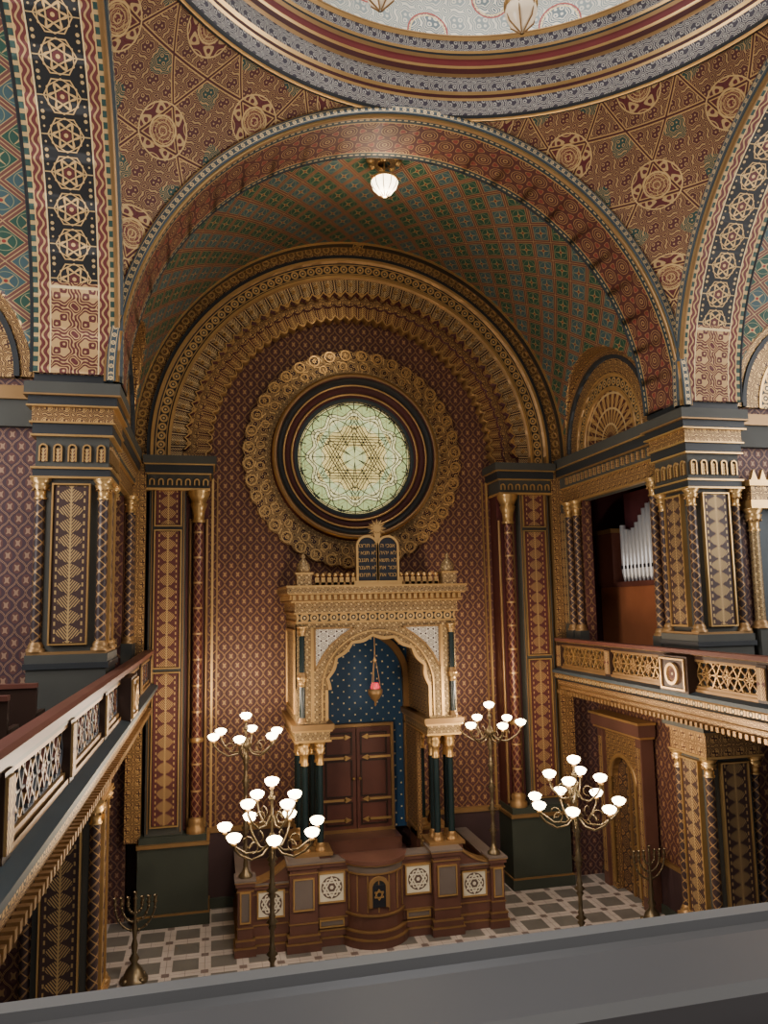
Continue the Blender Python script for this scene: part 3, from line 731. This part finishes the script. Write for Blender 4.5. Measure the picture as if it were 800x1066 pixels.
# ------------------------------------------------------------------ ark
b=MB('torah_ark')
for s in (1,-1):
    xa=lambda p,q:(min(s*p,s*q),max(s*p,s*q))
    for yy in (15.85,17.0):
        x0,x1=xa(1.02,1.68)
        b.box(x0,x1,yy-.28,yy+.28,.95,1.60,'marble_brown'); b.box(x0-.04,x1+.04,yy-.32,yy+.32,1.60,1.66,'gold_dark'); b.box(x0+.08,x1-.08,yy-.3,yy-.28,1.05,1.5,'gold_arab_fine')
        for xx in (1.20,1.50):
            for dy in (-.14,.14):
                column(b,s*xx,yy+dy,1.66,3.75,.068,'col_black',.46,.16)
    x0,x1=xa(.98,1.72)
    for z0,z1,e,m in ((3.75,3.79,.0,'gold'),(3.79,3.95,-.03,'gold_arab_fine'),(3.95,3.99,.02,'gold'),(3.99,4.10,.05,'gold_dark')):
        b.box(x0-e,x1+e,15.55-e,17.9,z0,z1,m)
    x0,x1=xa(1.52,1.66)
    b.box(x0,x1,15.85,17.9,4.10,6.1,'gold_arab_fine')
    K=b.T.copy(); b.T=K@Matrix(((0,1,0,s*1.67),(1,0,0,16.85),(0,0,1,0),(0,0,0,1)))
    b.frame(-.85,.85,4.25,5.95,-.02,.02,.05,'gold'); b.T=K
    b.box(*xa(1.10,1.18),15.9,17.9,4.1,5.9,'gold_arab')
    b.box(*xa(1.02,1.12),16.6,17.7,1.45,4.1,'gold_arab')
    for zz0,zz1 in ((4.14,5.02),(5.02,6.02)): column(b,s*1.56,15.56,zz0,zz1,.058,'col_black',.18,.10)
    b.box(*xa(1.32,1.38),15.56,15.60,4.14,6.0,'gold')
    tri=[(s*1.30,5.98),(s*.50,5.98),(s*.75,5.83),(s*1.0,5.62),(s*1.15,5.42),(s*1.30,5.15)]
    b.prism(tri,15.56,15.60,'cream_filigree')
    for i in range(6): 
        p,q=tri[i],tri[(i+1)%6]; b.bar((p[0],15.56,p[1]),(q[0],15.56,q[1]),.035,(0,1,0),.05,'gold_dark')
mf=lambda t:1.06-.07*abs(sin(7.5*t+.0))
b.archwall(1.66,4.10,6.10,mf,4.76,15.60,15.85,'gold_arab_fine','gold')
b.ring(0,4.76,lambda t:1.04-.07*abs(sin(7.5*t)),lambda t:1.10-.06*abs(sin(7.5*t)),15.54,15.7,'gold','gold_dark',150,leg=.6)
b.ring(0,4.76,1.14,1.17,15.55,15.7,'gold','gold_dark',60,leg=.6)
for z0,z1,e,m in ((6.08,6.12,.04,'gold'),(6.12,6.27,.02,'bead_dark'),(6.27,6.30,.08,'gold'),(6.30,6.50,.06,'gold_arab_fine'),(6.50,6.53,.14,'gold'),(6.53,6.66,.12,'gold_dark'),(6.66,6.69,.20,'gold'),(6.69,6.80,.22,'gold_arab_fine'),(6.80,6.84,.24,'gold')):
    b.box(-1.64-e,1.64+e,15.60-e,17.9,z0,z1,m)
for k in range(30):
    x=-1.72+k*.1186; b.box(x-.03,x+.03,15.42,15.5,6.55,6.65,'gold')
for k in range(24):
    y=15.55+k*.1; b.box(-1.80,-1.74,y-.03,y+.03,6.55,6.65,'gold')
for k in range(21):
    x=-1.25+k*.125
    if abs(x)<.5: continue
    b.box(x-.04,x+.04,15.50,15.56,6.84,7.0,'gold'); b.ball(x,15.53,7.05,.045,'gold',8,5)
b.box(-1.3,1.3,15.50,15.56,6.84,6.90,'gold_dark')
for s in (1,-1):
    b.box(s*1.52-.15,s*1.52+.15,15.42,15.72,6.84,7.06,'gold_arab_fine'); b.box(s*1.52-.18,s*1.52+.18,15.39,15.75,7.06,7.10,'gold')
    b.lathe(s*1.52,15.57,7.1,[(.13,0),(.15,.06),(.13,.16),(.07,.24),(.03,.28),(.045,.33),(.005,.40)],'gold_arab_fine',16)
for s in (1,-1):
    cx=s*.215; n=16
    poly=[(cx-.20,6.92),(cx+.20,6.92)]+[(cx+.20*cos(pi*k/n),7.62+.20*sin(pi*k/n)) for k in range(n+1)]
    b.prism(poly,15.47,15.56,'black_stone')
    b.ring(cx,7.62,.19,.235,15.44,15.58,'gold','gold_dark',24,leg=.72)
b.box(-.5,.5,15.42,15.62,6.84,6.92,'gold')
b.box(-.06,.06,15.46,15.56,7.72,7.90,'gold')
for k in range(24):
    t=TAU*k/24; r=.20 if k%2==0 else .165
    b.prism([(.05*cos(t-.5),8.0+.05*sin(t-.5)),(r*cos(t),8.0+r*sin(t)),(.05*cos(t+.5),8.0+.05*sin(t+.5))],15.48,15.53,'gold_dark' if k%2 else 'gold')
b.disc(0,8.0,.085,15.47,'gold',16)
b.box(-1.15,1.15,17.62,17.7,1.45,5.95,'blue_stars'); b.box(-1.15,1.15,15.86,17.7,5.9,5.98,'blue_stars')
b.ring(0,4.76,.98,1.12,17.50,17.62,'gold_dark','gold_dark',48,leg=3.2)
b.done()
b=MB('door_3'); b.T=Matrix.Translation((-.15,0,0))
yD=17.48
b.box(-.86,.86,yD+.02,yD+.12,1.45,3.75,'wood_dark')
b.frame(-.86,.86,1.45,3.78,yD-.04,yD+.1,.07,'gold_dark')
for s in (1,-1):
    x0,x1=(min(s*.01,s*.78),max(s*.01,s*.78))
    b.box(x0,x1,yD-.03,yD+.03,1.50,3.70,'wood_red')
    for z0,z1 in ((1.6,2.1),(2.2,3.0),(3.1,3.6)): b.frame(x0+.08,x1-.08,z0,z1,yD-.055,yD-.02,.035,'wood_dark'); 
    for z in (1.72,2.15,3.05,3.5):
        b.bar((s*.78,yD-.06,z),(s*.25,yD-.06,z),.05,(0,1,0),.02,'gold')
        b.prism([(s*.25,z-.06),(s*.12,z),(s*.25,z+.06),(s*.30,z)],yD-.07,yD-.05,'gold')
    b.ball(s*.07,yD-.08,2.6,.035,'gold')
b.done()
def txt(s,x,z,size):
    c=bpy.data.curves.new('inscription','FONT'); c.body=s[::-1]; c.size=size; c.align_x='CENTER'; c.align_y='CENTER'; c.extrude=.004
    o=bpy.data.objects.new('inscription',c); o.location=(x,15.462,z); o.rotation_euler=(pi/2,0,0); bpy.context.collection.objects.link(o); o.data.materials.append(MATS['gold']); 
    o.parent=bpy.data.objects['torah_ark']
for i,s_ in enumerate(['אנכי ה','לא יהיה','לא תשא','זכור את','כבד את']): txt(s_,.215,7.64-i*.15,.115)
for i,s_ in enumerate(['לא תרצח','לא תנאף','לא תגנב','לא תענה','לא תחמד']): txt(s_,-.215,7.64-i*.15,.115)
b=MB('eternal_lamp')
lx,ly,lz=0,15.95,4.58
for k in range(3):
    t=TAU*k/3; b.tube([(lx+.12*cos(t),ly+.12*sin(t),lz+.12),(lx+.02*cos(t),ly+.02*sin(t),lz+.72)],.006,'gold',5)
b.tube([(lx,ly,lz+.7),(lx,ly,5.89)],.01,'gold',6)
b.lathe(lx,ly,lz,[(.005,-.24),(.03,-.2),(.015,-.15),(.09,-.08),(.15,.02),(.16,.10),(.12,.12)],'gold_dark',16)
b.lathe(lx,ly,lz,[(.09,.10),(.10,.16),(.07,.24)],'red_glass',14); b.lathe(lx,ly,lz+.7,[(.01,-.04),(.05,0),(.01,.06)],'gold',10)
b.done()

# ------------------------------------------------------------------ lamps
LAMPS=[]
def shade(b,x,y,z,s=1.0):
    b.lathe(x,y,z,[(.02*s,-.05*s),(.045*s,-.03*s),(.02*s,0)],'gold',10)
    b.lathe(x,y,z,[(.03*s,0),(.08*s,.02*s),(.105*s,.06*s),(.115*s,.09*s),(.09*s,.115*s),(.05*s,.13*s),(.005,.135*s)],'lamp_glass',14)
def candelabrum(x,y,zb,zt,tiers,name='candelabrum',big=True):
    b=MB(name)
    hub=zt-tiers[-1][2]-.35
    H_=hub-zb
    if big:
        b.lathe(x,y,zb,[(.34,0),(.34,.06),(.28,.10),(.22,.2),(.12,.32),(.06,.45),(.09,.52),(.05,.6)],'bronze',20)
    else:
        b.lathe(x,y,zb,[(.13,0),(.13,.04),(.07,.1),(.04,.2)],'bronze',16)
    st=.6 if big else .2
    prof=[(.05,st)]
    n=5
    for k in range(n):
        z=st+(H_-st)*(k+.6)/n
        prof+=[(.035,z-.12),(.065,z-.07),(.04,z-.04),(.09,z),(.04,z+.05),(.055,z+.08),(.035,z+.12)]
    prof+=[(.035,H_),(.12,H_+.06),(.05,H_+.14),(.03,H_+.2)]
    b.lathe(x,y,zb,prof,'bronze',12)
    b.tube([(x,y,hub+.1),(x,y,zt-.12)],.02,'bronze',8); b.ball(x,y,zt-.3,.05,'bronze')
    SS=.98
    shade(b,x,y,zt-.13,SS)
    for (n,r,d,ph) in tiers:
        z1=zt-.13-d
        for k in range(n):
            t=ph+TAU*k/n; c,s=cos(t),sin(t)
            pts=[(0.03,z1-.05-.12),(r*.25,z1-.22-.08),(r*.55,z1-.27-.05),(r*.85,z1-.2),(r*.98,z1-.1),(r,z1)]
            b.tube([(x+c*p,y+s*p,q) for p,q in pts],.018,'bronze',6)
            b.tube([(x+c*(r*.5+.08*cos(a_)),y+s*(r*.5+.08*cos(a_)),z1-.16+.08*sin(a_)) for a_ in [i*.7 for i in range(8)]],.011,'bronze',5)
            shade(b,x+c*r,y+s*r,z1,SS)
    o=b.done(); LAMPS.append((x,y,zt,big)); return o
candelabrum(-2.40,12.2,0,3.86,[(4,.42,.26,.5),(7,.72,.66,.2)])
candelabrum(2.58,12.2,0,3.88,[(4,.42,.26,.9),(7,.70,.66,.6)])
candelabrum(-2.66,15.54,1.35,4.40,[(6,.64,.34,.3)],big=False)
candelabrum(2.33,15.54,1.35,4.38,[(6,.64,.34,.6)],big=False)

def menorah(x,y):
    b=MB('menorah')
    b.lathe(x,y,0,[(.24,0),(.24,.05),(.18,.08),(.14,.2),(.05,.3),(.09,.38),(.04,.46),(.06,.6),(.03,.7),(.05,.85),(.025,.95),(.025,1.36)],'bronze',16)
    for k in range(4):
        t=pi/4+k*pi/2; b.ball(x+.2*cos(t),y+.2*sin(t),.05,.05,'bronze')
    for r in (.12,.23,.34):
        b.tube([(x+r*cos(t),y,1.28+r*sin(t)*1.3) for t in [pi+pi*i/16 for i in range(17)]],.018,'bronze',6)
        for i in range(1,16,2):
            t=pi+pi*i/16; b.ball(x+r*cos(t),y,1.28+r*sin(t)*1.3,.03,'bronze',6,4)
        for s in (1,-1): b.lathe(x+s*r,y,1.26,[(.015,0),(.045,.03),(.02,.06),(.03,.12),(.04,.14)],'bronze',8)
    b.lathe(x,y,1.34,[(.015,0),(.045,.03),(.02,.06),(.03,.12),(.04,.14)],'bronze',8)
    b.done()
menorah(-4.6,14.9); menorah(5.35,14.75)

b=MB('ceiling_lamp')
x,y,z=-.16,13.45,14.9
b.lathe(x,y,z-.03,[(.30,.0),(.25,-.05),(.12,-.08)],'gold_arab_fine',20)
for k in range(8):
    t=TAU*k/8; b.ball(x+.28*cos(t),y+.28*sin(t),z-.05,.07,'gold',8,5)
b.tube([(x,y,z-.05),(x,y,z-.30)],.015,'gold')
b.lathe(x,y,z-.42,[(.06,.12),(.20,.05),(.27,0),(.25,-.03)],'gold',20)
b.lathe(x,y,z-.42,[(.20,0),(.26,-.06),(.22,-.18),(.13,-.28),(.04,-.34),(.001,-.36)],'lamp_glass_dim',20)
for j in range(10):
    a_=TAU*j/10; b.tube([(x+.262*cos(a_),y+.262*sin(a_),z-.46),(x+.225*cos(a_),y+.225*sin(a_),z-.60),(x+.04*cos(a_),y+.04*sin(a_),z-.77)],.010,'gold_dark',5)
b.done()

for k in range(8):
    t=radians(68-45*k); x=2.75*cos(t); y=7+2.75*sin(t); z=15.05
    b=MB('dome_pendant_lamp')
    b.tube([(x,y,z+.3),(x,y,18.9)],.015,'gold',6)
    b.lathe(x,y,z,[(.03,.32),(.10,.28),(.06,.22),(.22,.12),(.25,.06),(.25,0),(.20,-.03)],'gold',16)
    b.lathe(x,y,z,[(.22,.0),(.24,-.10),(.18,-.24),(.08,-.34),(.02,-.40),(.001,-.41)],'crystal',14)
    for j in range(6):
        a_=TAU*j/6; b.tube([(x+.25*cos(a_),y+.25*sin(a_),z+.03),(x+.19*cos(a_),y+.19*sin(a_),z-.24),(x+.02*cos(a_),y+.02*sin(a_),z-.42)],.012,'gold_dark',5)
    b.done()
b=MB('carpet'); b.box(-.9,2.2,13.6,14.6,.0,.015,'carpet_green'); b.done()

# ------------------------------------------------------------------ lights
def light(name,kind,loc,power,col,size=.3,rot=None,sy=None,spread=None):
    l=bpy.data.lights.new(name,kind); l.energy=power; l.color=col
    if kind=='AREA':
        l.shape='RECTANGLE'; l.size=size; l.size_y=sy or size
    else: l.shadow_soft_size=size
    o=bpy.data.objects.new(name,l); o.location=loc
    if rot: o.rotation_euler=rot
    bpy.context.collection.objects.link(o); return o
for (x,y,zt,big) in LAMPS:
    light('candelabrum_light','POINT',(x,y,zt+.25),290 if big else 170,(1.0,.80,.60),.25)
light('ceiling_lamp_light','POINT',(-.16,13.45,13.95),90,(1,.82,.62),.2)
light('window_light_west','AREA',(-10.3,7,10.5),950,(1.0,.96,.93),7,(0,radians(-90),0),4)
light('window_light_east','AREA',(10.3,7,10.5),850,(1.0,.97,.94),7,(0,radians(90),0),4)
light('dome_fill_light','AREA',(0,7,19.6),600,(.98,.98,1.0),1.6)  # added area light shining down from the unseen dome top
w=bpy.data.worlds.new('World'); bpy.context.scene.world=w; w.use_nodes=True
w.node_tree.nodes['Background'].inputs[0].default_value=(1.0,.93,.88,1); w.node_tree.nodes['Background'].inputs[1].default_value=.75
# ------------------------------------------------------------------ camera
cam=bpy.data.cameras.new('camera'); co_=bpy.data.objects.new('camera',cam); bpy.context.collection.objects.link(co_)
cam.sensor_fit='VERTICAL'; cam.sensor_height=36; cam.lens=36*800/1066; cam.clip_start=.05
ya,pi_,ro=radians(12.5),radians(6.8),radians(1.1)
F=Vector((sin(ya)*cos(pi_),cos(ya)*cos(pi_),sin(pi_))); U=Vector((-sin(ya)*sin(pi_),-cos(ya)*sin(pi_),cos(pi_))); Rr=Vector((cos(ya),-sin(ya),0))
R_=Rr*cos(ro)-U*sin(ro); U_=U*cos(ro)+Rr*sin(ro)
m=Matrix((R_,U_,-F)).transposed().to_4x4(); m.translation=Vector((-3.275,0,E))
co_.matrix_world=m
bpy.context.scene.camera=co_
